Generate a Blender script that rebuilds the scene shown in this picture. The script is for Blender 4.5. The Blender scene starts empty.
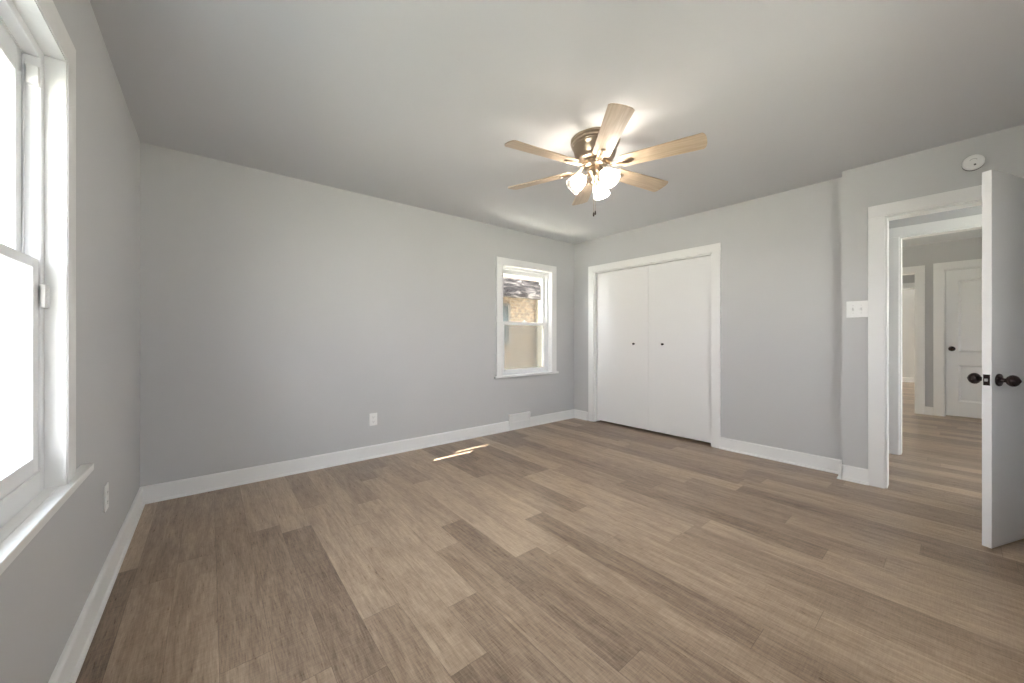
import bpy, bmesh, math, random
from mathutils import Vector, Matrix
random.seed(7)
C = bpy.context.scene.collection
PI = math.pi

# ------------------------------------------------------------------ camera
scene = bpy.context.scene
TH = 0.6878                       # heading, radians clockwise from +Y
cam_data = bpy.data.cameras.new('camera')
cam_data.sensor_width = 36.0
cam_data.lens = 367.54 * 36.0 / 1024.0
cam_data.shift_y = -3.5 / 1024.0
cam_data.clip_start = 0.02
cam_data.clip_end = 200
cam = bpy.data.objects.new('camera', cam_data)
C.objects.link(cam)
cam.location = (0, 0, 1.1177)
cam.rotation_euler = (PI / 2, 0, -TH)
scene.camera = cam

# ------------------------------------------------------------------ sky, sun, exposure
scene.view_settings.view_transform = 'Standard'
scene.view_settings.look = 'None'
scene.view_settings.gamma = 1.0
scene.view_settings.use_curve_mapping = False
scene.view_settings.exposure = 1.2
SKY = 8.0
SUN = 60.0
BULB = 290.0
world = bpy.data.worlds.new('sky')
scene.world = world
world.use_nodes = True
wn = world.node_tree.nodes; wl = world.node_tree.links
for n in list(wn): wn.remove(n)
wo = wn.new('ShaderNodeOutputWorld'); wb = wn.new('ShaderNodeBackground')
wg = wn.new('ShaderNodeTexCoord'); ws = wn.new('ShaderNodeSeparateXYZ'); wr = wn.new('ShaderNodeValToRGB')
wl.new(wg.outputs['Generated'], ws.inputs[0]); wl.new(ws.outputs['Z'], wr.inputs[0])
wr.color_ramp.elements[0].position = 0.0; wr.color_ramp.elements[0].color = (0.98, 0.985, 1.0, 1)
wr.color_ramp.elements[1].position = 0.9; wr.color_ramp.elements[1].color = (0.80, 0.90, 1.0, 1)
wl.new(wr.outputs[0], wb.inputs['Color']); wb.inputs['Strength'].default_value = SKY
wl.new(wb.outputs[0], wo.inputs['Surface'])

sun_data = bpy.data.lights.new('sun', 'SUN')
sun_data.energy = SUN; sun_data.angle = math.radians(0.5); sun_data.color = (1.0, 0.95, 0.86)
sun = bpy.data.objects.new('sun', sun_data); C.objects.link(sun)
sun.location = (6, 8, 12)
sun.rotation_euler = Vector((-0.775, -0.275, -1.0)).to_track_quat('-Z', 'Y').to_euler()

# ------------------------------------------------------------------ materials
def new_mat(name):
    m = bpy.data.materials.new(name); m.use_nodes = True
    nt = m.node_tree
    b = nt.nodes['Principled BSDF']
    return m, nt, b

def N(nt, t, **kw):
    n = nt.nodes.new(t)
    for k, v in kw.items():
        setattr(n, k, v)
    return n

def plain(name, col, rough=0.5, metal=0.0, bump=0.0, bscale=60, vary=0.0, vscale=3.0, spec=0.5, coords='Object', stretch=(1, 1, 1)):
    m, nt, b = new_mat(name)
    b.inputs['Base Color'].default_value = (*col, 1); b.inputs['Roughness'].default_value = rough
    b.inputs['Metallic'].default_value = metal; b.inputs['Specular IOR Level'].default_value = spec
    tc = N(nt, 'ShaderNodeTexCoord'); mp = N(nt, 'ShaderNodeMapping')
    mp.inputs['Scale'].default_value = stretch
    nt.links.new(tc.outputs[coords], mp.inputs[0])
    if vary > 0:
        nz = N(nt, 'ShaderNodeTexNoise'); nz.inputs['Scale'].default_value = vscale; nz.inputs['Detail'].default_value = 4
        nt.links.new(mp.outputs[0], nz.inputs['Vector'])
        mx = N(nt, 'ShaderNodeMix', data_type='RGBA')
        mx.inputs[6].default_value = (*[c * (1 - vary) for c in col], 1)
        mx.inputs[7].default_value = (*[min(1, c * (1 + vary)) for c in col], 1)
        nt.links.new(nz.outputs['Fac'], mx.inputs[0]); nt.links.new(mx.outputs[2], b.inputs['Base Color'])
    if bump > 0:
        nz = N(nt, 'ShaderNodeTexNoise'); nz.inputs['Scale'].default_value = bscale; nz.inputs['Detail'].default_value = 3
        nt.links.new(mp.outputs[0], nz.inputs['Vector'])
        bp = N(nt, 'ShaderNodeBump'); bp.inputs['Strength'].default_value = bump; bp.inputs['Distance'].default_value = 0.01
        nt.links.new(nz.outputs['Fac'], bp.inputs['Height']); nt.links.new(bp.outputs[0], b.inputs['Normal'])
    return m

M_WALL = plain('grey_wall_paint', (0.56, 0.562, 0.568), 0.55, bump=0.05, bscale=45, vary=0.03, vscale=1.6, spec=0.3)
M_CEIL = plain('ceiling_paint', (0.63, 0.637, 0.66), 0.7, bump=0.05, bscale=30, vary=0.02, vscale=1.2, spec=0.2)
M_TRIM = plain('white_trim_paint', (0.84, 0.84, 0.835), 0.35, bump=0.05, bscale=25, vary=0.02, vscale=5)
M_OLDTRIM = plain('chipped_white_paint', (0.82, 0.82, 0.81), 0.4, bump=0.35, bscale=18, vary=0.05, vscale=9)
M_DOOR = plain('white_door_paint', (0.82, 0.82, 0.82), 0.4, bump=0.03, bscale=30, vary=0.015, vscale=2)
M_VINYL = plain('white_vinyl', (0.86, 0.87, 0.88), 0.3)
M_PLATE = plain('white_plastic', (0.85, 0.85, 0.84), 0.35)
M_SLOT = plain('dark_slot', (0.06, 0.06, 0.06), 0.6)
M_BRONZE = plain('dark_bronze', (0.04, 0.026, 0.024), 0.2, metal=0.6)
M_STEEL = plain('satin_steel', (0.62, 0.61, 0.59), 0.3, metal=1.0)
M_NICKEL = plain('brushed_nickel', (0.43, 0.345, 0.265), 0.28, metal=1.0, bump=0.06, bscale=40, stretch=(1, 1, 14))
M_DARK = plain('closet_dark', (0.25, 0.25, 0.25), 0.8)
M_GROUND = plain('outdoor_ground', (0.42, 0.42, 0.36), 0.9, vary=0.25, vscale=1.0)
def mat_shingle():
    m, nt, b = new_mat('weathered_shingles')
    L = nt.links.new
    tc = N(nt, 'ShaderNodeTexCoord'); mp = N(nt, 'ShaderNodeMapping'); mp.inputs['Scale'].default_value = (2.2, 5.0, 9.0); mp.inputs['Rotation'].default_value = (0, 0.5, 0)
    L(tc.outputs['Object'], mp.inputs[0])
    nz = N(nt, 'ShaderNodeTexNoise'); nz.inputs['Scale'].default_value = 1.3; nz.inputs['Detail'].default_value = 8; nz.inputs['Distortion'].default_value = 1.2
    L(mp.outputs[0], nz.inputs['Vector'])
    cr = N(nt, 'ShaderNodeValToRGB'); L(nz.outputs['Fac'], cr.inputs[0])
    e = cr.color_ramp.elements
    e[0].position = 0.36; e[0].color = (0.012, 0.010, 0.009, 1); e[1].position = 0.66; e[1].color = (0.20, 0.175, 0.15, 1)
    k = e.new(0.5); k.color = (0.045, 0.038, 0.034, 1)
    L(cr.outputs[0], b.inputs['Base Color']); b.inputs['Roughness'].default_value = 0.95; b.inputs['Specular IOR Level'].default_value = 0.1
    return m
M_SHINGLE = mat_shingle()
M_TAN = plain('tan_fascia_paint', (0.22, 0.155, 0.10), 0.6, vary=0.05)
M_PALE = plain('pale_downspout_paint', (0.27, 0.24, 0.18), 0.5)
M_SLAT = plain('sun_slat_paint', (0.6, 0.58, 0.55), 0.6)
M_STUCCO = plain('outer_wall_paint', (0.5, 0.49, 0.46), 0.8)

def mat_floor():
    m, nt, b = new_mat('wood_plank_floor')
    L = nt.links.new
    tc = N(nt, 'ShaderNodeTexCoord'); sp = N(nt, 'ShaderNodeSeparateXYZ'); L(tc.outputs['Object'], sp.inputs[0])
    def mth(op, a, bb=None, c=None):
        n = N(nt, 'ShaderNodeMath', operation=op)
        for i, v in enumerate((a, bb, c)):
            if v is None: continue
            if isinstance(v, (int, float)): n.inputs[i].default_value = v
            else: L(v, n.inputs[i])
        return n.outputs[0]
    W, LEN, SEED = 0.1475, 1.22, 503.0
    xr = mth('DIVIDE', mth('ADD', sp.outputs['X'], 0.1235), W)
    row0 = mth('FLOOR', xr); fx = mth('SUBTRACT', xr, row0); row = mth('ADD', row0, SEED)
    wn1 = N(nt, 'ShaderNodeTexWhiteNoise', noise_dimensions='1D'); L(row, wn1.inputs['W'])
    yr = mth('ADD', mth('DIVIDE', sp.outputs['Y'], LEN), mth('MULTIPLY', wn1.outputs['Value'], 7.31))
    seg = mth('FLOOR', yr); fy = mth('SUBTRACT', yr, seg)
    cmb = N(nt, 'ShaderNodeCombineXYZ'); L(row, cmb.inputs[0]); L(seg, cmb.inputs[1])
    wn2 = N(nt, 'ShaderNodeTexWhiteNoise', noise_dimensions='2D'); L(cmb.outputs[0], wn2.inputs['Vector'])
    # grain, running along the plank, different in each
    off = N(nt, 'ShaderNodeVectorMath', operation='SCALE'); L(wn2.outputs['Color'], off.inputs[0]); off.inputs['Scale'].default_value = 37.0
    add = N(nt, 'ShaderNodeVectorMath', operation='ADD'); L(tc.outputs['Object'], add.inputs[0]); L(off.outputs[0], add.inputs[1])
    def noise(scale, stretch, detail=5, rough=0.6, dist=0.0):
        mp = N(nt, 'ShaderNodeMapping'); mp.inputs['Scale'].default_value = stretch; L(add.outputs[0], mp.inputs[0])
        nz = N(nt, 'ShaderNodeTexNoise'); nz.inputs['Scale'].default_value = scale; nz.inputs['Detail'].default_value = detail
        nz.inputs['Roughness'].default_value = rough; nz.inputs['Distortion'].default_value = dist
        L(mp.outputs[0], nz.inputs['Vector']); return nz.outputs['Fac']
    g1 = noise(6.0, (5.0, 0.55, 1), 6, 0.6, 0.6)      # broad figure
    g2 = noise(40.0, (4.5, 0.35, 1), 4, 0.7)          # fine pores
    g3 = noise(70.0, (0.3, 3.0, 1), 2, 0.5)           # faint saw marks
    tone = mth('ADD', mth('MULTIPLY', wn2.outputs['Value'], 0.34), mth('MULTIPLY', g1, 0.68))
    tone = mth('ADD', tone, mth('MULTIPLY', mth('SUBTRACT', g2, 0.5), 0.62))
    tone = mth('ADD', tone, mth('MULTIPLY', mth('SUBTRACT', g3, 0.5), 0.24))
    cr = N(nt, 'ShaderNodeValToRGB'); L(tone, cr.inputs[0])
    e = cr.color_ramp.elements
    e[0].position = 0.12; e[0].color = (0.085, 0.051, 0.032, 1)
    e[1].position = 0.92; e[1].color = (0.57, 0.44, 0.315, 1)
    k = e.new(0.5); k.color = (0.312, 0.225, 0.156, 1)
    # seams
    ex = mth('MINIMUM', fx, mth('SUBTRACT', 1.0, fx)); ey = mth('MINIMUM', fy, mth('SUBTRACT', 1.0, fy))
    sx = mth('LESS_THAN', ex, 0.006); sy = mth('LESS_THAN', ey, 0.0010)
    seam = mth('MAXIMUM', sx, sy)
    mx = N(nt, 'ShaderNodeMix', data_type='RGBA'); L(mth('MULTIPLY', seam, 0.42), mx.inputs[0])
    L(cr.outputs[0], mx.inputs[6]); mx.inputs[7].default_value = (0.07, 0.045, 0.03, 1)
    L(mx.outputs[2], b.inputs['Base Color'])
    rg = mth('ADD', 0.22, mth('MULTIPLY', g2, 0.16)); L(rg, b.inputs['Roughness'])
    b.inputs['Specular IOR Level'].default_value = 0.5
    bp = N(nt, 'ShaderNodeBump'); bp.inputs['Strength'].default_value = 0.12; bp.inputs['Distance'].default_value = 0.004
    L(mth('SUBTRACT', g2, mth('MULTIPLY', seam, 1.0)), bp.inputs['Height']); L(bp.outputs[0], b.inputs['Normal'])
    return m
M_FLOOR = mat_floor()

def mat_blade():
    m, nt, b = new_mat('light_oak_blade')
    L = nt.links.new
    tc = N(nt, 'ShaderNodeTexCoord'); mp = N(nt, 'ShaderNodeMapping'); mp.inputs['Scale'].default_value = (2.0, 34.0, 8.0)
    L(tc.outputs['Object'], mp.inputs[0])
    nz = N(nt, 'ShaderNodeTexNoise'); nz.inputs['Scale'].default_value = 2.2; nz.inputs['Detail'].default_value = 6; nz.inputs['Distortion'].default_value = 0.5
    L(mp.outputs[0], nz.inputs['Vector'])
    cr = N(nt, 'ShaderNodeValToRGB'); L(nz.outputs['Fac'], cr.inputs[0])
    e = cr.color_ramp.elements
    e[0].position = 0.3; e[0].color = (0.40, 0.305, 0.215, 1); e[1].position = 0.72; e[1].color = (0.54, 0.435, 0.32, 1)
    L(cr.outputs[0], b.inputs['Base Color']); b.inputs['Roughness'].default_value = 0.4
    return m
M_BLADE = mat_blade()

def schlick(nt, f0):
    """reflectance by angle, the same from both sides of a thin pane"""
    lw = N(nt, 'ShaderNodeLayerWeight'); lw.inputs['Blend'].default_value = 0.5
    pw = N(nt, 'ShaderNodeMath', operation='POWER'); pw.inputs[1].default_value = 5.0
    ma = N(nt, 'ShaderNodeMath', operation='MULTIPLY_ADD'); ma.inputs[1].default_value = 1 - f0; ma.inputs[2].default_value = f0
    nt.links.new(lw.outputs['Facing'], pw.inputs[0]); nt.links.new(pw.outputs[0], ma.inputs[0])
    return ma

def mat_glass():
    m = bpy.data.materials.new('window_glass'); m.use_nodes = True; nt = m.node_tree
    for n in list(nt.nodes): nt.nodes.remove(n)
    o = N(nt, 'ShaderNodeOutputMaterial'); t = N(nt, 'ShaderNodeBsdfTransparent'); g = N(nt, 'ShaderNodeBsdfGlossy')
    g.inputs['Roughness'].default_value = 0.02; t.inputs['Color'].default_value = (0.96, 0.962, 0.97, 1)
    fr = schlick(nt, 0.04)
    mx = N(nt, 'ShaderNodeMixShader'); nt.links.new(fr.outputs[0], mx.inputs[0]); nt.links.new(t.outputs[0], mx.inputs[1]); nt.links.new(g.outputs[0], mx.inputs[2])
    nt.links.new(mx.outputs[0], o.inputs[0]); return m
M_GLASS = mat_glass()

def mat_screen():
    m = bpy.data.materials.new('insect_screen_mesh'); m.use_nodes = True; nt = m.node_tree
    for n in list(nt.nodes): nt.nodes.remove(n)
    o = N(nt, 'ShaderNodeOutputMaterial'); t = N(nt, 'ShaderNodeBsdfTransparent'); d = N(nt, 'ShaderNodeBsdfDiffuse')
    d.inputs['Color'].default_value = (0.33, 0.335, 0.32, 1)
    mx = N(nt, 'ShaderNodeMixShader'); mx.inputs[0].default_value = 0.45
    nt.links.new(t.outputs[0], mx.inputs[1]); nt.links.new(d.outputs[0], mx.inputs[2]); nt.links.new(mx.outputs[0], o.inputs[0]); return m
M_SCREEN = mat_screen()

def mat_shade():
    m = bpy.data.materials.new('alabaster_glass'); m.use_nodes = True; nt = m.node_tree
    for n in list(nt.nodes): nt.nodes.remove(n)
    L = nt.links.new
    o = N(nt, 'ShaderNodeOutputMaterial'); t = N(nt, 'ShaderNodeBsdfTransparent'); tr = N(nt, 'ShaderNodeBsdfTranslucent')
    g = N(nt, 'ShaderNodeBsdfGlossy'); g.inputs['Roughness'].default_value = 0.15
    tc = N(nt, 'ShaderNodeTexCoord'); nz = N(nt, 'ShaderNodeTexNoise'); nz.inputs['Scale'].default_value = 14; nz.inputs['Distortion'].default_value = 1.5
    L(tc.outputs['Object'], nz.inputs['Vector'])
    cr = N(nt, 'ShaderNodeValToRGB'); L(nz.outputs['Fac'], cr.inputs[0])
    cr.color_ramp.elements[0].position = 0.35; cr.color_ramp.elements[0].color = (0.62, 0.60, 0.56, 1)
    cr.color_ramp.elements[1].position = 0.65; cr.color_ramp.elements[1].color = (0.9, 0.88, 0.84, 1)
    L(cr.outputs[0], tr.inputs['Color'])
    t.inputs['Color'].default_value = (1, 0.98, 0.95, 1)
    m1 = N(nt, 'ShaderNodeMixShader'); m1.inputs[0].default_value = 0.55
    L(t.outputs[0], m1.inputs[1]); L(tr.outputs[0], m1.inputs[2])
    fr = schlick(nt, 0.04)
    m2 = N(nt, 'ShaderNodeMixShader'); L(fr.outputs[0], m2.inputs[0]); L(m1.outputs[0], m2.inputs[1]); L(g.outputs[0], m2.inputs[2])
    L(m2.outputs[0], o.inputs[0]); return m
M_SHADE = mat_shade()

def mat_bulb():
    m, nt, b = new_mat('lit_bulb')
    b.inputs['Base Color'].default_value = (0.9, 0.9, 0.85, 1)
    b.inputs['Emission Color'].default_value = (1.0, 0.95, 0.89, 1); b.inputs['Emission Strength'].default_value = BULB
    return m
M_BULB = mat_bulb()

def mat_brick():
    m, nt, b = new_mat('tan_brick')
    L = nt.links.new
    tc = N(nt, 'ShaderNodeTexCoord'); sp = N(nt, 'ShaderNodeSeparateXYZ'); L(tc.outputs['Object'], sp.inputs[0])
    cb = N(nt, 'ShaderNodeCombineXYZ'); L(sp.outputs['X'], cb.inputs[0]); L(sp.outputs['Z'], cb.inputs[1])
    bt = N(nt, 'ShaderNodeTexBrick'); L(cb.outputs[0], bt.inputs['Vector'])
    bt.inputs['Scale'].default_value = 1.0; bt.inputs['Brick Width'].default_value = 0.21; bt.inputs['Row Height'].default_value = 0.075
    bt.inputs['Mortar Size'].default_value = 0.006
    bt.inputs['Color1'].default_value = (0.30, 0.225, 0.15, 1); bt.inputs['Color2'].default_value = (0.22, 0.162, 0.11, 1); bt.inputs['Mortar'].default_value = (0.31, 0.265, 0.21, 1)
    nz = N(nt, 'ShaderNodeTexNoise'); nz.inputs['Scale'].default_value = 9; nz.inputs['Detail'].default_value = 8; L(tc.outputs['Object'], nz.inputs['Vector'])
    cr = N(nt, 'ShaderNodeValToRGB'); L(nz.outputs['Fac'], cr.inputs[0])
    cr.color_ramp.elements[0].position = 0.3; cr.color_ramp.elements[0].color = (0.38, 0.40, 0.42, 1)
    cr.color_ramp.elements[1].position = 0.7; cr.color_ramp.elements[1].color = (1.15, 1.12, 1.1, 1)
    mx = N(nt, 'ShaderNodeMix', data_type='RGBA', blend_type='MULTIPLY'); mx.inputs[0].default_value = 1
    L(bt.outputs['Color'], mx.inputs[6]); L(cr.outputs[0], mx.inputs[7]); L(mx.outputs[2], b.inputs['Base Color'])
    b.inputs['Roughness'].default_value = 0.85
    return m
M_BRICK = mat_brick()

# ------------------------------------------------------------------ wall frames: (a along the wall, b out of it into the room, z)
XL = -0.3645; YN = -0.62; H = 2.44
BT = -0.0122; RT = -0.0162
def FL(a, b, z): return Vector((XL + b, a, z))
def FB(a, b, z): return Vector((a + BT * b, 3.496 + BT * a - b, z))
def FR(a, b, z): return Vector((4.021 + RT * a - b, a + RT * b, z))
def FD(a, b, z): return Vector((3.8874 + RT * a - b, a + RT * b, z))
def FN(a, b, z): return Vector((a, YN + b, z))
def FX(x0): return lambda a, b, z: Vector((x0 - b, a, z))        # a wall whose room side looks to -x
def FXp(x0): return lambda a, b, z: Vector((x0 + b, a, z))
def FYp(y0): return lambda a, b, z: Vector((a, y0 - b, z))       # room side looks to -y
def FYm(y0): return lambda a, b, z: Vector((a, y0 + b, z))
def FW(a, b, z): return Vector((a, b, z))

# ------------------------------------------------------------------ mesh helpers
def box(bm, F, a0, a1, b0, b1, z0, z1, bev=0.0):
    vs = [bm.verts.new(F(a, b, z)) for z in (z0, z1) for b in (b0, b1) for a in (a0, a1)]
    q = [(0, 1, 3, 2), (4, 6, 7, 5), (0, 4, 5, 1), (2, 3, 7, 6), (0, 2, 6, 4), (1, 5, 7, 3)]
    fs = [bm.faces.new([vs[i] for i in f]) for f in q]
    if bev > 0:
        es = list({e for f in fs for e in f.edges})
        bmesh.ops.bevel(bm, geom=es, offset=bev, segments=2, profile=0.5, affect='EDGES')

def prism(bm, F, prof, a0, a1):
    """profile of (b, z) points swept along a"""
    r0 = [bm.verts.new(F(a0, b, z)) for b, z in prof]; r1 = [bm.verts.new(F(a1, b, z)) for b, z in prof]
    n = len(prof)
    for i in range(n):
        bm.faces.new((r0[i], r0[(i + 1) % n], r1[(i + 1) % n], r1[i]))
    bm.faces.new(r0); bm.faces.new(r1[::-1])

def lathe(bm, prof, M=Matrix.Identity(4), seg=32, cap=True):
    rings = []
    for r, h in prof:
        if r < 1e-5: rings.append([bm.verts.new(M @ Vector((0, 0, h)))])
        else: rings.append([bm.verts.new(M @ Vector((r * math.cos(2 * PI * i / seg), r * math.sin(2 * PI * i / seg), h))) for i in range(seg)])
    for A, B in zip(rings, rings[1:]):
        for i in range(seg):
            j = (i + 1) % seg
            if len(A) == 1 and len(B) == 1: continue
            if len(A) == 1: bm.faces.new((A[0], B[j], B[i]))
            elif len(B) == 1: bm.faces.new((A[i], A[j], B[0]))
            else: bm.faces.new((A[i], A[j], B[j], B[i]))
    if cap:
        for R in (rings[0], rings[-1]):
            if len(R) > 1: bm.faces.new(R)

def tube(bm, pts, r, seg=10):
    pts = [Vector(p) for p in pts]; rings = []
    for i, p in enumerate(pts):
        t = (pts[min(i + 1, len(pts) - 1)] - pts[max(i - 1, 0)]).normalized()
        up = Vector((0, 0, 1)) if abs(t.z) < 0.9 else Vector((1, 0, 0))
        x = t.cross(up).normalized(); y = t.cross(x)
        rings.append([bm.verts.new(p + r * (math.cos(2 * PI * k / seg) * x + math.sin(2 * PI * k / seg) * y)) for k in range(seg)])
    for A, B in zip(rings, rings[1:]):
        for k in range(seg):
            bm.faces.new((A[k], A[(k + 1) % seg], B[(k + 1) % seg], B[k]))
    bm.faces.new(rings[0]); bm.faces.new(rings[-1])

def axis_matrix(origin, zdir):
    return Matrix.Translation(Vector(origin)) @ Vector(zdir).to_track_quat('Z', 'Y').to_matrix().to_4x4()

def world_loc(o):
    v = Vector(o.location); p = o.parent
    while p is not None:
        v = v + Vector(p.location); p = p.parent
    return v

def build(name, bm, mat, parent=None, origin=None, smooth=False, local=False):
    """bm holds world coordinates (unless local); the mesh is stored relative to its origin"""
    bmesh.ops.recalc_face_normals(bm, faces=bm.faces)
    if not local:
        if origin is None and parent is None: origin = (0, 0, 0)
        ow = world_loc(parent) if parent is not None else Vector(origin)
        bmesh.ops.translate(bm, verts=bm.verts, vec=-ow)
    me = bpy.data.meshes.new(name); bm.to_mesh(me); bm.free()
    me.materials.append(mat)
    if smooth:
        me.polygons.foreach_set('use_smooth', [True] * len(me.polygons))
        me.set_sharp_from_angle(angle=math.radians(38))
    o = bpy.data.objects.new(name, me); C.objects.link(o)
    if parent is not None: o.parent = parent
    elif origin is not None: o.location = origin
    return o

def empty(name, loc):
    o = bpy.data.objects.new(name, None); o.empty_display_size = 0.1; C.objects.link(o); o.location = loc
    return o

def tag(o, label, cat, kind=None, group=None):
    o['label'] = label; o['category'] = cat
    if kind: o['kind'] = kind
    if group: o['group'] = group
    return o

def wall(name, F, a0, a1, z0, z1, holes, thick, mat, label):
    """a wall slab behind b=0 with rectangular holes (a0,a1,z0,z1), cut as a grid of boxes with shared faces left out"""
    As = sorted({a0, a1, *[v for h in holes for v in h[:2]]}); Zs = sorted({z0, z1, *[v for h in holes for v in h[2:]]})
    solid = {}
    for i in range(len(As) - 1):
        for j in range(len(Zs) - 1):
            ca = (As[i] + As[i + 1]) / 2; cz = (Zs[j] + Zs[j + 1]) / 2
            solid[i, j] = not any(h[0] < ca < h[1] and h[2] < cz < h[3] for h in holes)
    bm = bmesh.new(); cache = {}
    def v(i, j, k):
        if (i, j, k) not in cache: cache[i, j, k] = bm.verts.new(F(As[i], -thick * k, Zs[j]))
        return cache[i, j, k]
    for (i, j), s in solid.items():
        if not s: continue
        for k in (0, 1): bm.faces.new((v(i, j, k), v(i + 1, j, k), v(i + 1, j + 1, k), v(i, j + 1, k)))
        for di, dj, e in ((-1, 0, ((i, j), (i, j + 1))), (1, 0, ((i + 1, j), (i + 1, j + 1))), (0, -1, ((i, j), (i + 1, j))), (0, 1, ((i, j + 1), (i + 1, j + 1)))):
            if not solid.get((i + di, j + dj), False):
                (p, q), (r, s2) = e
                bm.faces.new((v(p, q, 0), v(r, s2, 0), v(r, s2, 1), v(p, q, 1)))
    o = build(name, bm, mat)
    return tag(o, label, 'wall', 'structure')

# ------------------------------------------------------------------ the shell
LW = (0.93, 1.777, 0.655, 1.985)          # left window opening: a0 a1 z0 z1
BW = (2.69, 3.51, 0.665, 1.993)          # far window opening
NW = (1.40, 2.25, 0.655, 1.985)          # unseen window added behind the camera to balance the daylight
CL = (1.617, 3.10, 0.0, 1.995)           # closet opening
DO = (-0.40, 0.351, 0.0, 2.022)          # bedroom door opening
XB = 5.10; XC = 8.09; XE = 10.2; XF = 13.7   # faces of the walls beyond the hall

bm = bmesh.new(); box(bm, FW, -0.6, 14.0, -2.6, 3.75, -0.12, 0.0)
tag(build('floor', bm, M_FLOOR), 'brown wood plank floor running through bedroom and hall', 'floor', 'structure')
bm = bmesh.new(); box(bm, FW, -0.6, XB, -2.6, 3.69, H, H + 0.1)
tag(build('ceiling', bm, M_CEIL), 'plain light grey ceiling above the bedroom', 'ceiling', 'structure')
bm = bmesh.new(); box(bm, FW, XB + 0.001, 14.0, -2.6, 3.69, 2.49, 2.60)
tag(build('ceiling', bm, M_CEIL), 'grey ceiling of the rooms seen through the open doorway', 'ceiling', 'structure')

wall('wall_left', FL, -0.85, 3.75, 0, H, [LW], 0.13, M_WALL, 'grey wall with the large white window at the left edge')
wall('wall_back', FB, XL, 4.15, 0, H, [BW], 0.13, M_WALL, 'long grey wall with the small window and the floor vent')
wall('wall_right', FR, 0.592, 3.46, 0, H, [CL], 0.12, M_WALL, 'grey wall holding the white closet doors')
wall('wall_doorway', FD, -2.45, 0.592, 0, H, [DO], 0.12, M_WALL, 'grey wall stub around the open doorway, stepping into the room')
wall('wall_near', FN, XL - 0.1, 3.885, 0, H, [NW], 0.13, M_WALL, 'grey wall behind the camera')
# hall and the rooms beyond it
wall('wall_hall', FX(XB), -2.5, 3.6, 0, 2.49, [(-0.42, 0.365, 0, 2.085)], 0.12, M_WALL, 'grey hall wall with the cased opening behind the bedroom doorway')
wall('wall_hall_end', FYp(1.15), 4.15, XB, 0, H, [], 0.1, M_WALL, 'grey end wall of the hall')
wall('wall_hall_near', FYm(-2.3), 3.95, XB, 0, H, [(4.25, 4.95, 0.5, 2.2)], 0.1, M_WALL, 'grey near end wall of the hall')  # unseen opening added to let daylight into the hall
wall('wall_far', FX(XC), -2.5, 3.6, 0, 2.49, [(-0.63, 0.137, 0, 2.09), (0.41, 1.17, 0, 2.09)], 0.12, M_WALL, 'grey wall with the panelled door at the end of the far room')
wall('wall_far_opening', FX(XE), -2.5, 3.6, 0, 2.49, [(0.30, 1.30, 0, 2.065)], 0.12, M_WALL, 'grey wall with an opening beyond the far doorway')
wall('wall_end', FX(XF), -2.5, 3.6, 0, 2.49, [], 0.12, M_WALL, 'plain grey wall furthest away down the hall')
wall('wall_outer', FYp(3.3), XB + 0.12, XF, 0, 2.49, [(5.35, 7.9, 0.3, 2.3), (8.4, 10.1, 0.3, 2.3), (10.5, 13.5, 0.3, 2.3)], 0.2, M_WALL, 'grey outer wall of the far rooms with openings added to light them')  # openings out of view, put in so daylight reaches these rooms
wall('wall_rear', FYm(-2.2), XB + 0.12, XF, 0, 2.49, [(6.0, 6.6, 0.9, 1.8)], 0.2, M_WALL, 'grey inner wall of the far rooms')  # small hidden opening added to brighten the far room
bm = bmesh.new(); box(bm, FW, XB + 0.13, 5.2, 3.5, 3.6, 0, 2.4)
bm.free()
# closet behind the doors
bm = bmesh.new()
for args in ((1.3, 3.3, -0.72, -0.70, 0, H), (1.28, 1.30, -0.72, -0.121, 0, H), (3.30, 3.32, -0.72, -0.121, 0, H)):
    box(bm, FR, *args)
tag(build('wall_closet', bm, M_DARK), 'inner walls of the closet behind its white doors', 'wall', 'structure')


# ------------------------------------------------------------------ baseboards
BP = [(0.0005, 0), (0.028, 0), (0.0275, 0.008), (0.024, 0.014), (0.017, 0.0165), (0.0165, 0.105), (0.0135, 0.112), (0.008, 0.116), (0.0005, 0.116)]
def baseboard(name, runs, label):
    bm = bmesh.new()
    for F, a0, a1 in runs: prism(bm, F, BP, a0, a1)
    return tag(build(name, bm, M_TRIM), label, 'baseboard', 'structure')
baseboard('baseboard_left', [(FL, YN + 0.002, 3.499)], 'white baseboard along the left window wall')
baseboard('baseboard_back', [(FB, XL + 0.0005, 2.782), (FB, 3.122, 3.964)], 'white baseboard along the long back wall, interrupted by the floor vent')
baseboard('baseboard_right', [(FR, 3.2005, 3.446), (FR, 0.593, 1.5365)], 'white baseboard either side of the closet')
baseboard('baseboard_doorway', [(FD, 0.437, 0.5915), (lambda a, b, z: Vector((FD(0.592, 0, 0).x - 0.0285 + a, 0.592 + b, z)), 0.0, 0.155)], 'short white baseboard on the stepped wall left of the doorway')
baseboard('baseboard_far', [(FX(XC), 0.2405, 0.3185), (FX(XC), -2.1, -0.735)], 'bit of white baseboard between far doorway and panelled door')
baseboard('baseboard_end', [(FX(XF), -2.1, 3.2)], 'white baseboard on the furthest wall down the hall')
baseboard('baseboard_hall', [(FX(XB), 0.444, 1.14), (FX(XB), -2.2, -0.512)], 'white baseboard on the hall wall')

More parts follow.
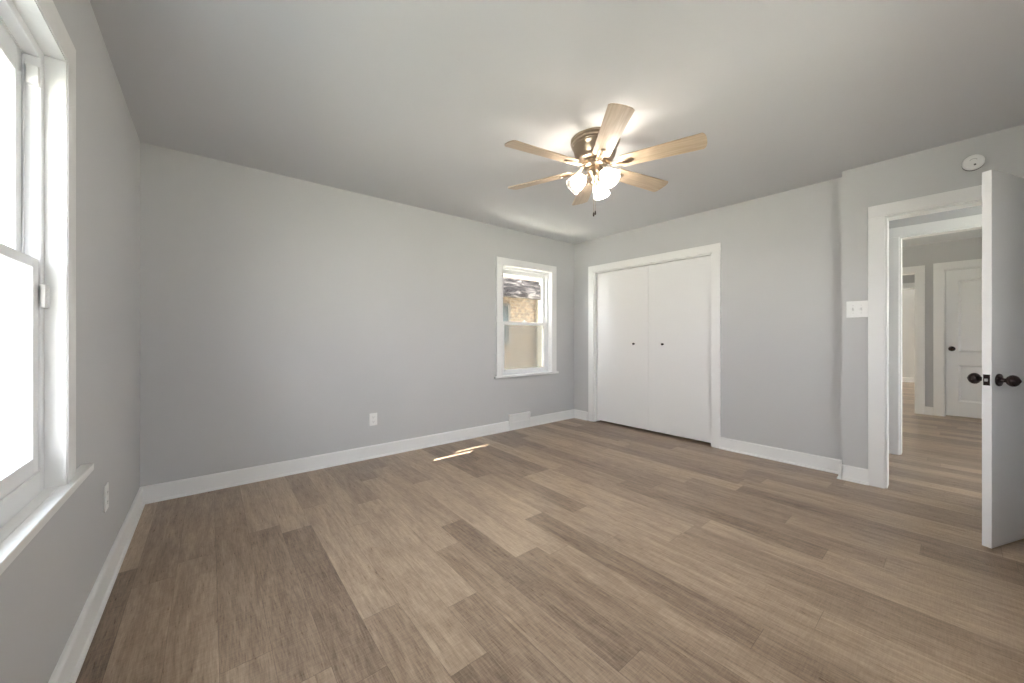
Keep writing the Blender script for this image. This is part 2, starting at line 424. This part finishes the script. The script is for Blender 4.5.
# ------------------------------------------------------------------ door and closet casings
def casing(name, F, op, w, mat, label, proud=0.019, jamb=None, bottom=0.0, stop=None, extra=0.0):
    """flat casing round an opening, with a raised back band; jamb: depth of the lining"""
    a0, a1, z0, z1 = op
    root = empty(name, F((a0 + a1) / 2, 0, z0))
    tag(root, label, 'door frame', 'structure')
    t = 0.0005
    for s0, s1 in ((a0 - w, a0), (a1, a1 + w)):
        bm = bmesh.new(); box(bm, F, s0, s1, t, proud, bottom, z1 - 0.0003, 0.002)
        build('side_casing', bm, mat, root)
    bm = bmesh.new(); box(bm, F, a0 - w, a1 + w, t, proud, z1, z1 + w, 0.002)
    build('head_casing', bm, mat, root)
    if jamb:
        for s0, s1 in ((a0, a0 + 0.012), (a1 - 0.012, a1)):
            bm = bmesh.new(); box(bm, F, s0 + 0.0002, s1 - 0.0002, -jamb, 0.0, bottom, z1 - 0.0125, 0.001)
            if stop and s0 == a0:
                ss = (s1, s1 + 0.011) if s0 == a0 else (s0 - 0.011, s0)
                box(bm, F, *ss, -stop - 0.035, -stop, bottom, z1 - 0.0125, 0.001)
            build('side_jamb', bm, mat, root)
        bm = bmesh.new(); box(bm, F, a0 + 0.0002, a1 - 0.0002, -jamb, 0.0, z1 - 0.012, z1 - 0.0002, 0.001)
        build('head_jamb', bm, mat, root)
    return root

casing('trim_1', FR, CL, 0.085, M_TRIM, 'white frame around the double closet doors', jamb=0.12)
tr = casing('trim_2', FD, DO, 0.09, M_TRIM, 'white frame around the open bedroom doorway', jamb=0.12, stop=0.037)
bm = bmesh.new(); box(bm, FD, 0.3325, 0.3337, -0.040, -0.012, 0.865, 0.925, 0.0004); build('strike_plate', bm, M_STEEL, tr)
casing('trim_3', lambda a, b, z: FD(a, -0.12 - b, z), DO, 0.09, M_TRIM, 'white frame on the hall side of the bedroom doorway')
casing('trim_4', FX(XB), (-0.42, 0.365, 0, 2.085), 0.09, M_TRIM, 'white frame of the second opening across the hall', jamb=0.12)
casing('trim_5', FX(XC), (-0.63, 0.137, 0, 2.09), 0.102, M_TRIM, 'white frame around the panelled door at the far end', jamb=0.12)
casing('trim_6', FX(XC), (0.41, 1.17, 0, 2.09), 0.091, M_TRIM, 'white frame of the far doorway left of the panelled door', jamb=0.12)
casing('trim_7', FX(XE), (0.30, 1.30, 0, 2.065), 0.09, M_TRIM, 'white frame of the opening beyond the far doorway', jamb=0.12)

# ------------------------------------------------------------------ doors
def knob_profile(kind='egg'):
    if kind == 'egg':
        return [(0.0, 0.0), (0.033, 0.0), (0.034, 0.004), (0.032, 0.008), (0.022, 0.011), (0.012, 0.014), (0.0105, 0.024), (0.0125, 0.028), (0.022, 0.033),
                (0.0285, 0.041), (0.0305, 0.049), (0.0285, 0.058), (0.022, 0.066), (0.011, 0.072), (0.005, 0.076), (0.0, 0.077)]
    return [(0.0, 0.0), (0.009, 0.0), (0.009, 0.002), (0.005, 0.004), (0.0045, 0.014), (0.010, 0.018), (0.0135, 0.024), (0.012, 0.029), (0.007, 0.033), (0.0, 0.034)]

# door_1: the bedroom door, swung into the room
hinge = Vector((3.1755 + 0.75 * 0.929, -0.108 - 0.75 * 0.370, 0.0))
ld = Vector((-0.929, 0.370, 0)).normalized()      # from the hinge to the free edge
ln = Vector((-ld.y, ld.x, 0)) * -1                # the face away from the camera side
if ln.y < 0: ln = -ln
LEAFW, LEAFT = 0.75, 0.034
def FLEAF(a, b, z): return hinge + ld * a + ln * b + Vector((0, 0, z))
d1 = empty('door_1', hinge)
tag(d1, 'white flush bedroom door standing open at the right edge, with dark knobs', 'door', 'structure')
bm = bmesh.new(); box(bm, FLEAF, 0.0, LEAFW, 0.0, LEAFT, 0.010, 2.003, 0.0012); build('door_leaf', bm, M_DOOR, d1)
for b0, dr in ((0.0, -1), (LEAFT, 1)):
    bm = bmesh.new(); lathe(bm, knob_profile(), axis_matrix(FLEAF(LEAFW - 0.062, b0 + dr * 0.0003, 0.895), ln * dr), 32)
    k = build('door_knob', bm, M_BRONZE, d1, smooth=True); k['label'] = 'dark bronze egg shaped knob'
bm = bmesh.new(); box(bm, FLEAF, LEAFW + 0.0002, LEAFW + 0.0018, 0.005, LEAFT - 0.005, 0.866, 0.924, 0.0005)
lp = build('latch_plate', bm, M_BRONZE, d1)
bm = bmesh.new(); box(bm, FLEAF, LEAFW + 0.002, LEAFW + 0.011, 0.012, LEAFT - 0.012, 0.888, 0.902, 0.001); build('latch_bolt', bm, M_STEEL, lp)
for z in (0.25, 1.02, 1.78):
    bm = bmesh.new(); lathe(bm, [(0.0055, -0.045), (0.0055, 0.045)], Matrix.Translation(FLEAF(-0.007, -0.003, z)), 14); build('hinge', bm, M_STEEL, d1, smooth=True)

def closet_leaf(name, a0, a1, b, knob_a, label):
    r = empty(name, FR((a0 + a1) / 2, b, 0.022)); tag(r, label, 'door', 'structure')
    bm = bmesh.new(); box(bm, FR, a0, a1, b - 0.034, b, 0.024, 1.979, 0.0015); build('door_leaf', bm, M_DOOR, r)
    bm = bmesh.new(); lathe(bm, knob_profile('small'), axis_matrix(FR(knob_a, b + 0.0003, 1.046), FR(0, 1, 0) - FR(0, 0, 0)), 20)
    k = build('door_knob', bm, M_BRONZE, r, smooth=True); k['label'] = 'small dark knob'
closet_leaf('door_2', 2.3445, 3.085, -0.040, 2.53, 'left white flush closet door, nearer the window corner')
closet_leaf('door_3', 1.632, 2.3415, -0.037, 2.16, 'right white flush closet door, nearer the bedroom doorway')

# door_4: the two-panel door at the far end
r4 = empty('door_4', FX(XC)(-0.25, -0.03, 0)); tag(r4, 'white two panel door with a dark knob, closed at the far end', 'door', 'structure')
F4 = FX(XC)
bm = bmesh.new()
a0, a1 = -0.615, 0.122
box(bm, F4, a0, a1, -0.055, -0.044, 0.02, 2.075)
for (p0, p1) in ((a0, a0 + 0.115), (a1 - 0.115, a1)): box(bm, F4, p0, p1, -0.044, -0.020, 0.02, 2.075, 0.001)
for (z0, z1) in ((0.02, 0.225), (0.735, 0.925), (1.93, 2.075)): box(bm, F4, a0 + 0.115, a1 - 0.115, -0.044, -0.020, z0, z1, 0.001)
for pa0, pa1, pz0, pz1 in ((a0 + 0.115, a1 - 0.115, 0.225, 0.735), (a0 + 0.115, a1 - 0.115, 0.925, 1.93)):   # sloped sticking round each panel
    m_ = 0.020
    oo = [bm.verts.new(F4(a, -0.0205, z)) for a, z in ((pa0, pz0), (pa1, pz0), (pa1, pz1), (pa0, pz1))]
    ii = [bm.verts.new(F4(a, -0.0435, z)) for a, z in ((pa0 + m_, pz0 + m_), (pa1 - m_, pz0 + m_), (pa1 - m_, pz1 - m_), (pa0 + m_, pz1 - m_))]
    for k in range(4): bm.faces.new((oo[k], oo[(k + 1) % 4], ii[(k + 1) % 4], ii[k]))
build('door_leaf', bm, M_DOOR, r4)
bm = bmesh.new(); lathe(bm, knob_profile(), axis_matrix(F4(0.067, -0.0195, 0.965), (-1, 0, 0)), 24); build('door_knob', bm, M_BRONZE, r4, smooth=True)['label'] = 'dark bronze knob'

# ------------------------------------------------------------------ windows
def ring(bm, F, a0, a1, z0, z1, b0, b1, wl_, wr_, wb_, wt_, bev=0.0015):
    box(bm, F, a0, a0 + wl_, b0, b1, z0, z1, bev); box(bm, F, a1 - wr_, a1, b0, b1, z0, z1, bev)
    box(bm, F, a0 + wl_, a1 - wr_, b0, b1, z0, z0 + wb_, bev); box(bm, F, a0 + wl_, a1 - wr_, b0, b1, z1 - wt_, z1, bev)

def window(name, F, op, label, mat, jd, casew, stool, meet, fw, sill_h, rail_b, rail_m, rail_t, stile, screen=False):
    a0, a1, z0, z1 = op
    root = empty(name, F((a0 + a1) / 2, 0, z0)); tag(root, label, 'window', 'structure')
    t = 0.0005
    for s0, s1 in ((a0 - casew, a0), (a1, a1 + casew)):
        bm = bmesh.new(); box(bm, F, s0, s1, t, 0.018, z0 + 0.003, z1 - 0.0003, 0.0025)
        ib = (s1 - 0.016, s1) if s0 < a0 else (s0, s0 + 0.016)
        box(bm, F, *ib, 0.018, 0.021, z0 + 0.003, z1 - 0.0003, 0.0012)
        build('side_casing', bm, mat, root)
    bm = bmesh.new(); box(bm, F, a0 - casew, a1 + casew, t, 0.018, z1, z1 + casew * 0.95, 0.0025)
    box(bm, F, a0 - 0.016, a1 + 0.016, 0.018, 0.021, z1, z1 + 0.016, 0.0012); build('head_casing', bm, mat, root)
    sp, se, st = stool
    bm = bmesh.new(); box(bm, F, a0 - se, a1 + se, t, sp, z0 - st, z0 + 0.0025, 0.003)
    box(bm, F, a0 + 0.0005, a1 - 0.0005, -jd, t, z0 + 0.0005, z0 + 0.0025)
    build('window_stool', bm, mat, root)
    # wooden jamb lining
    bm = bmesh.new()
    for s0, s1 in ((a0 + 0.0003, a0 + 0.004), (a1 - 0.004, a1 - 0.0003)):
        box(bm, F, s0, s1, -jd, 0.0175, z0 + 0.003, z1 - 0.0045)
    box(bm, F, a0 + 0.0003, a1 - 0.0003, -jd, 0.0175, z1 - 0.004, z1 - 0.0003)
    build('jamb', bm, mat, root)
    # white unit frame: outer ring plus track ribs
    bm = bmesh.new(); ring(bm, F, a0 + 0.0005, a1 - 0.0005, z0 + 0.0005, z1 - 0.0005, -jd - 0.068, -jd - 0.0005, fw, fw, sill_h, fw, 0.002)
    for q in (-jd - 0.0335, -jd - 0.066):
        box(bm, F, a0 + fw, a0 + fw + 0.006, q, q + 0.003, z0 + sill_h, z1 - fw); box(bm, F, a1 - fw - 0.006, a1 - fw, q, q + 0.003, z0 + sill_h, z1 - fw)
        box(bm, F, a0 + fw, a1 - fw, q, q + 0.003, z1 - fw - 0.006, z1 - fw)
    build('window_frame', bm, M_VINYL, root)
    i0, i1 = a0 + fw + 0.002, a1 - fw - 0.002
    hm = rail_m / 2
    for nm, zz0, zz1, b0, b1, wb_, wt_ in (('lower_sash', z0 + sill_h + 0.001, meet + hm, -jd - 0.030, -jd - 0.004, rail_b, rail_m), ('upper_sash', meet - hm, z1 - fw - 0.001, -jd - 0.061, -jd - 0.035, rail_m, rail_t)):
        bm = bmesh.new(); ring(bm, F, i0, i1, zz0, zz1, b0, b1, stile, stile, wb_, wt_, 0.003)
        s = build(nm, bm, M_VINYL, root)
        bm = bmesh.new(); m = (b0 + b1) / 2; box(bm, F, i0 + stile + 0.001, i1 - stile - 0.001, m - 0.002, m + 0.002, zz0 + wb_ + 0.001, zz1 - wt_ - 0.001); build('glass_pane', bm, M_GLASS, s)
    ca = (i0 + i1) / 2
    bm = bmesh.new(); box(bm, F, ca - 0.03, ca + 0.03, -jd - 0.029, -jd - 0.006, meet + hm + 0.0005, meet + hm + 0.010, 0.003); lathe(bm, [(0.010, 0), (0.009, 0.008), (0.004, 0.012)], Matrix.Translation(F(ca, -jd - 0.017, meet + hm + 0.010)), 16)
    build('sash_lock', bm, M_VINYL, root)
    if screen:
        bm = bmesh.new(); ring(bm, F, i0 + 0.002, i1 - 0.002, z0 + sill_h, meet, -jd - 0.078, -jd - 0.069, 0.016, 0.016, 0.016, 0.016)
        sf = build('screen_frame', bm, M_VINYL, root)
        bm = bmesh.new(); box(bm, F, i0 + 0.019, i1 - 0.019, -jd - 0.0745, -jd - 0.0735, z0 + sill_h + 0.017, meet - 0.017); build('screen_mesh', bm, M_SCREEN, sf)
    return root, i0, i1

w1, i0, i1 = window('window_1', FL, LW, 'large white double hung window cut by the left edge of the picture', M_OLDTRIM, 0.027, 0.103, (0.034, 0.250, 0.024), 1.337, 0.028, 0.065, 0.048, 0.030, 0.075, 0.046)
bm = bmesh.new(); box(bm, FL, i1 - 0.012, i1 + 0.026, -0.0265, -0.016, 1.208, 1.278, 0.002)
for z in (1.225, 1.243, 1.261): box(bm, FL, i1 + 0.006, i1 + 0.022, -0.0160, -0.0145, z - 0.003, z + 0.003)
build('tilt_latch', bm, M_PLATE, w1)
bm = bmesh.new(); box(bm, FL, LW[0] - 0.235, LW[1] + 0.235, 0.0005, 0.012, 0.592, 0.630, 0.002); build('apron', bm, M_WALL, w1)
window('added_window', FN, NW, 'unseen white double hung window added behind the camera for daylight', M_TRIM, 0.027, 0.09, (0.034, 0.12, 0.024), 1.337, 0.028, 0.065, 0.048, 0.030, 0.075, 0.046)
w2, _, _ = window('window_2', FB, BW, 'small white double hung window near the far corner', M_TRIM, 0.049, 0.088, (0.030, 0.118, 0.022), 1.300, 0.032, 0.030, 0.035, 0.038, 0.050, 0.045, screen=True)

bm = bmesh.new(); box(bm, FL, 1.733, 1.7487, -0.0520, -0.0285, 1.867, 1.923, 0.002)
o = build('blind_bracket', bm, M_PLATE, origin=FL(1.74, -0.04, 1.867))
tag(o, 'white square blind bracket at the top corner of the left window', 'bracket')

# ------------------------------------------------------------------ wall plates, vent, detector
def outlet(F, a, z, label):
    r = empty('wall_outlet', F(a, 0, z)); tag(r, label, 'outlet')
    bm = bmesh.new(); box(bm, F, a - 0.036, a + 0.036, 0.0005, 0.006, z - 0.058, z + 0.058, 0.002); build('cover_plate', bm, M_PLATE, r)
    for dz in (0.021, -0.021):
        bm = bmesh.new(); n = 20
        pts = []
        for k in range(n):
            x = 0.0165 * math.cos(2 * PI * k / n); y = 0.0165 * math.sin(2 * PI * k / n)
            pts.append((x, max(-0.0125, min(0.0125, y))))
        f0 = [bm.verts.new(F(a + x, 0.0062, z + dz + y)) for x, y in pts]; f1 = [bm.verts.new(F(a + x, 0.0078, z + dz + y)) for x, y in pts]
        for k in range(n): bm.faces.new((f0[k], f0[(k + 1) % n], f1[(k + 1) % n], f1[k]))
        bm.faces.new(f0); bm.faces.new(f1)
        soc = build('socket_face', bm, M_PLATE, r)
        bm = bmesh.new()
        for dx in (-0.006, 0.006): box(bm, F, a + dx - 0.001, a + dx + 0.001, 0.0079, 0.0083, z + dz - 0.002, z + dz + 0.006)
        lathe(bm, [(0.0022, 0), (0.0022, 0.0004)], axis_matrix(F(a, 0.0079, z + dz - 0.0075), F(0, 1, 0) - F(0, 0, 0)), 10)
        build('socket_slots', bm, M_SLOT, soc)
    bm = bmesh.new(); lathe(bm, [(0.003, 0), (0.002, 0.001)], axis_matrix(F(a, 0.006, z), F(0, 1, 0) - F(0, 0, 0)), 10); build('screw', bm, M_PLATE, r)
outlet(FB, 1.180, 0.357, 'white outlet in the middle of the long back wall')
outlet(FL, 2.440, 0.400, 'white outlet under the left window, by the corner')

r = empty('light_switch', FD(0.503, 0, 1.341)); tag(r, 'white double toggle switch plate left of the doorway', 'switch')
bm = bmesh.new(); box(bm, FD, 0.441, 0.565, 0.0005, 0.006, 1.278, 1.404, 0.002); build('cover_plate', bm, M_PLATE, r)
for a in (0.480, 0.526):
    bm = bmesh.new(); prism(bm, FD, [(0.0062, 1.331), (0.0062, 1.351), (0.009, 1.352), (0.018, 1.358), (0.019, 1.351)], a - 0.005, a + 0.005); build('toggle', bm, M_PLATE, r)
    for z in (1.311, 1.371):
        bm = bmesh.new(); lathe(bm, [(0.003, 0), (0.002, 0.001)], axis_matrix(FD(a, 0.006, z), (-1, 0, 0)), 10); build('screw', bm, M_STEEL, r)

r = empty('smoke_detector', FD(-0.058, 0, 2.271)); tag(r, 'round white smoke detector on the wall above the open door', 'smoke detector')
AX = axis_matrix(FD(-0.058, 0.0005, 2.268), FD(0, 1, 0) - FD(0, 0, 0))
bm = bmesh.new(); lathe(bm, [(0, 0), (0.048, 0), (0.048, 0.014), (0, 0.014)], AX, 40, cap=False); build('mounting_base', bm, M_SLOT, r, smooth=True)
bm = bmesh.new(); lathe(bm, [(0, 0.0142), (0.047, 0.0142), (0.0485, 0.018), (0.0475, 0.032), (0.043, 0.038), (0.032, 0.040), (0.0315, 0.039), (0.028, 0.039), (0.0275, 0.041), (0, 0.042)], AX, 40, cap=False); build('cover', bm, M_PLATE, r, smooth=True)
def det(dx, dz, h): return FD(-0.058 + dx, h, 2.268 + dz)
bm = bmesh.new(); lathe(bm, [(0, 0), (0.0055, 0), (0.005, 0.0015), (0, 0.0018)], axis_matrix(det(-0.006, -0.020, 0.0415), (-1, 0, 0)), 14); build('test_button', bm, M_SLOT, r, smooth=True)
bm = bmesh.new()
for k in range(9):
    an = PI * (0.15 + 0.7 * k / 8); box(bm, FD, -0.058 + 0.016 * math.cos(an) - 0.002, -0.058 + 0.016 * math.cos(an) + 0.002, 0.0416, 0.0428, 2.273 + 0.014 * math.sin(an) - 0.002, 2.273 + 0.014 * math.sin(an) + 0.002)
build('sounder_grille', bm, plain('grey_plastic', (0.55, 0.55, 0.55), 0.5), r)

r = empty('floor_vent', FB(2.952, 0, 0.0)); tag(r, 'white metal baseboard vent below the small window', 'vent')
V0, V1 = 2.785, 3.119
bm = bmesh.new()
ring(bm, FB, V0, V1, 0.001, 0.192, 0.0005, 0.030, 0.016, 0.016, 0.016, 0.016, 0.002)
build('vent_frame', bm, M_TRIM, r)
bm = bmesh.new()
nv = 30
for k in range(nv):
    a = V0 + 0.020 + (V1 - V0 - 0.040) * (k + 0.5) / nv
    box(bm, FB, a - 0.0032, a + 0.0032, 0.010, 0.026, 0.018, 0.175)
box(bm, FB, V0 + 0.017, V1 - 0.017, 0.021, 0.027, 0.092, 0.100)
build('vent_louvers', bm, M_TRIM, r)
bm = bmesh.new(); box(bm, FB, V0 + 0.0165, V1 - 0.0165, 0.0006, 0.004, 0.0175, 0.1755); build('vent_duct', bm, plain('vent_duct_grey', (0.35, 0.35, 0.35), 0.6), r)

# ------------------------------------------------------------------ ceiling fan
FX0, FY0 = 1.9908, 1.5473
ZB = 2.2565                                    # blade plane
fan = empty('ceiling_fan', (FX0, FY0, H)); tag(fan, 'six blade oak and nickel flush ceiling fan with three lit glass shades', 'ceiling fan')
def TZ(z): return z - H
bm = bmesh.new()
lathe(bm, [(0, -0.0005), (0.159, -0.0005), (0.162, -0.005), (0.162, -0.016), (0.157, -0.021), (0.155, -0.024), (0.156, -0.036), (0.150, -0.041), (0.148, -0.044), (0.148, -0.050), (0.143, -0.055), (0.138, -0.085), (0.130, -0.112), (0.120, -0.130), (0.098, -0.143), (0, -0.145)], seg=64, cap=False)
build('motor_housing', bm, M_NICKEL, fan, smooth=True, local=True)
bm = bmesh.new()
lathe(bm, [(0, -0.1455), (0.074, -0.1455), (0.078, -0.152), (0.078, -0.176), (0.070, -0.186), (0.055, -0.190), (0, -0.190)], seg=48, cap=False)
build('rotor_hub', bm, M_NICKEL, fan, smooth=True, local=True)
bm = bmesh.new()
lathe(bm, [(0, -0.1905), (0.050, -0.1905), (0.054, -0.196), (0.054, -0.222), (0.046, -0.232), (0.030, -0.240), (0.022, -0.250), (0.019, -0.276), (0.025, -0.282), (0.025, -0.290), (0.015, -0.302), (0.006, -0.314), (0, -0.316)], seg=40, cap=False)
build('switch_housing', bm, M_NICKEL, fan, smooth=True, local=True)

def blade_mesh():
    bm = bmesh.new()
    r0, r1 = 0.165, 0.6595
    out = []
    def hw(r): return 0.0535 + (0.0675 - 0.0535) * (r - r0) / (r1 - r0)
    n = 14
    for k in range(n + 1):
        r = r0 + 0.012 + (r1 - 0.028 - r0) * k / n; out.append((r, -hw(r)))
    h = hw(r1)
    for k in range(1, 12):                       # gently bowed tip with rounded corners
        t = -1 + 2 * k / 12; out.append((r1 + 0.004 - 0.016 * abs(t) ** 3.0, t * h * 0.985))
    for k in range(n, -1, -1):
        r = r0 + 0.012 + (r1 - 0.028 - r0) * k / n; out.append((r, hw(r)))
    for k in range(1, 6):
        t = 1 - 2 * k / 6; out.append((r0, t * hw(r0) * 0.9))
    th = 0.003
    lo = [bm.verts.new((x, y, -th)) for x, y in out]; hi = [bm.verts.new((x, y, th)) for x, y in out]
    m = len(out)
    for i in range(m): bm.faces.new((lo[i], lo[(i + 1) % m], hi[(i + 1) % m], hi[i]))
    bm.faces.new(lo); bm.faces.new(hi)
    return bm
def iron_mesh():
    """blade bracket: a curved arm from the hub and a long rounded plate with screws under the blade"""
    bm = bmesh.new()
    out = []
    x0, x1, w = 0.128, 0.232, 0.0165
    for k in range(9): a = -PI / 2 + PI * k / 8; out.append((x1 + w * math.cos(a), w * math.sin(a)))
    for k in range(9): a = PI / 2 + PI * k / 8; out.append((x0 + w * math.cos(a), w * math.sin(a)))
    lo = [bm.verts.new((x, y, -0.0080)) for x, y in out]; hi = [bm.verts.new((x, y, -0.0035)) for x, y in out]; m = len(out)
    for i in range(m): bm.faces.new((lo[i], lo[(i + 1) % m], hi[(i + 1) % m], hi[i]))
    bm.faces.new(lo); bm.faces.new(hi)
    # raised rim and end boss
    for s in (-1, 1): tube(bm, [(x0, s * w, -0.0085), (x1, s * w, -0.0085)], 0.0035, 8)
    tube(bm, [(x1 + w * math.cos(a), w * math.sin(a), -0.0085) for a in [(-PI / 2 + PI * k / 8) for k in range(9)]], 0.0035, 8)
    for x in (0.232, 0.180): lathe(bm, [(0.0065, -0.0080), (0.0060, -0.0110), (0.0030, -0.0120), (0, -0.0120)], Matrix.Translation((x, 0, 0)), 12, cap=False)
    # arm to the hub
    for s in (-1, 1): tube(bm, [(0.066, s * 0.010, 0.028), (0.085, s * 0.011, 0.024), (0.102, s * 0.012, 0.006), (0.120, s * 0.012, -0.006), (0.145, s * 0.012, -0.0075)], 0.0055, 10)
    return bm
b_o = i_o = None
for k in range(6):
    ang = math.radians(229.17) + k * PI / 3
    if b_o is None:
        b = b_o = build('blade', blade_mesh(), M_BLADE, fan, local=True)
        i = i_o = build('blade_iron', iron_mesh(), M_NICKEL, fan, smooth=True, local=True)
    else:
        b = b_o.copy(); C.objects.link(b); i = i_o.copy(); C.objects.link(i)
    R = Matrix.Translation((0, 0, TZ(ZB))) @ Matrix.Rotation(ang, 4, 'Z') @ Matrix.Rotation(-0.2269, 4, 'X')
    b.parent = fan; i.parent = fan
    b.matrix_local = R; i.matrix_local = R

sx, sy = (math.cos(TH), -math.sin(TH)), (math.sin(TH), math.cos(TH))
s_o = None
def shade_mesh():
    bm = bmesh.new()
    pr = [(0.024, 0.0), (0.029, -0.004), (0.038, -0.013), (0.046, -0.030), (0.051, -0.052), (0.053, -0.075), (0.0555, -0.092), (0.059, -0.101)]
    inner = [(r - 0.003, z) for r, z in pr[::-1]]
    lathe(bm, pr + inner, Matrix.Identity(4), 40, cap=False)
    return bm
for deg in (182, 300, 60):
    a = math.radians(deg)
    dx = math.cos(a) * sx[0] + math.sin(a) * sy[0]; dy = math.cos(a) * sx[1] + math.sin(a) * sy[1]
    wa = math.atan2(dy, dx)
    bm = bmesh.new()
    tube(bm, [(dx * 0.014, dy * 0.014, -0.234), (dx * 0.034, dy * 0.034, -0.226), (dx * 0.052, dy * 0.052, -0.228), (dx * 0.066, dy * 0.066, -0.239)], 0.006, 10)
    out_dir = Vector((dx * 0.76, dy * 0.76, -0.65)).normalized()
    nk = Vector((dx * 0.062, dy * 0.062, -0.236))
    lathe(bm, [(0, 0.0), (0.012, 0.0), (0.020, 0.006), (0.0245, 0.014), (0.0245, 0.022), (0, 0.022)], axis_matrix(nk, out_dir), 28, cap=False)
    arm = build('light_arm', bm, M_NICKEL, fan, smooth=True, local=True)
    if s_o is None:
        s = s_o = build('glass_shade', shade_mesh(), M_SHADE, fan, smooth=True, local=True)
        bm = bmesh.new()
        lathe(bm, [(0, -0.018), (0.012, -0.020), (0.013, -0.030), (0.020, -0.046), (0.0225, -0.058), (0.019, -0.070), (0.010, -0.077), (0, -0.079)], Matrix.Identity(4), 20, cap=False)
        bu = bu_o = build('light_bulb', bm, M_BULB, s, smooth=True, local=True)
    else:
        s = s_o.copy(); C.objects.link(s); bu = bu_o.copy(); C.objects.link(bu)
    s.parent = fan; bu.parent = s
    s.matrix_local = Matrix.Translation(nk + out_dir * 0.020) @ (-out_dir).to_track_quat('Z', 'Y').to_matrix().to_4x4()
# pull chains
for off, z1 in ((-0.020, 1.945), (-0.009, 1.955)):
    px = sx[0] * off - sy[0] * 0.045; py = sx[1] * off - sy[1] * 0.045
    bm = bmesh.new(); tube(bm, [(px, py, TZ(2.205)), (px, py, TZ(z1))], 0.0014, 6)
    z = TZ(z1)
    ch = build('pull_chain', bm, M_NICKEL, fan, local=True)
    bm = bmesh.new(); lathe(bm, [(0, z), (0.003, z - 0.002), (0.0045, z - 0.010), (0.0055, z - 0.020), (0.004, z - 0.028), (0, z - 0.030)], Matrix.Translation((px, py, 0)), 12, cap=False)
    build('chain_fob', bm, M_BRONZE, ch, smooth=True, local=True)

# ------------------------------------------------------------------ outside
bm = bmesh.new(); box(bm, FW, -30, 30, -25, 25, -0.75, -0.65)
tag(build('ground', bm, M_GROUND), 'pale ground outside the windows', 'ground', 'structure')
# unseen boards added as an eave, slit to shape two slivers of sun
bm = bmesh.new()
for y0, y1 in ((3.66, 3.754), (3.789, 3.842), (3.868, 4.55)): box(bm, FW, -1.0, 14.2, y0, y1, 2.60, 2.63)
for y0, y1, x0, x1 in ((3.754, 3.789, -1.0, 3.50), (3.754, 3.789, 4.07, 14.2), (3.842, 3.868, -1.0, 3.88), (3.842, 3.868, 4.37, 14.2)): box(bm, FW, x0, x1, y0, y1, 2.601, 2.629)
tag(build('sun_slats', bm, M_SLAT), 'unseen eave boards added over the small back window, slit to shape the sun', 'eave', 'structure')
bm = bmesh.new(); box(bm, FW, -1.0, 14.2, -3.0, 3.70, 2.64, 2.75)
tag(build('roof', bm, M_SHINGLE), 'roof slab of the house above the ceiling', 'roof', 'structure')

nb = empty('neighbor_house', (5.5, 7.0, -0.65)); tag(nb, 'tan brick house next door seen through the small back window', 'house')
bm = bmesh.new(); box(bm, FW, -2.0, 13.0, 7.0, 13.0, -0.65, 5.6); build('brick_wall', bm, M_BRICK, nb)
bm = bmesh.new()
for k in range(6):                                # shingle courses stepping up the low roof
    y0 = 6.28 + k * 0.1; z0 = 2.03 + k * 0.085
    box(bm, FW, 2.0, 6.46, y0, y0 + 0.16, z0, z0 + 0.080 + 0.006 * (k % 2))
build('porch_roof', bm, M_SHINGLE, nb)
bm = bmesh.new(); box(bm, FW, 2.0, 12.0, 6.96, 6.999, 2.48, 2.95); build('fascia', bm, M_TAN, nb)
bm = bmesh.new(); box(bm, FW, 6.50, 6.63, 6.86, 6.95, -0.5, 2.61, 0.01); build('downspout', bm, M_PALE, nb)
bm = bmesh.new(); ring(bm, FW, 4.95, 5.66, 0.95, 1.95, 6.95, 6.998, 0.06, 0.06, 0.06, 0.06); wf = build('window', bm, plain('dark_window_frame', (0.12, 0.11, 0.10), 0.5), nb)
bm = bmesh.new(); box(bm, FW, 5.01, 5.60, 6.97, 6.98, 1.01, 1.89); build('pane', bm, plain('dark_pane', (0.10, 0.115, 0.12), 0.3, spec=0.2), wf)
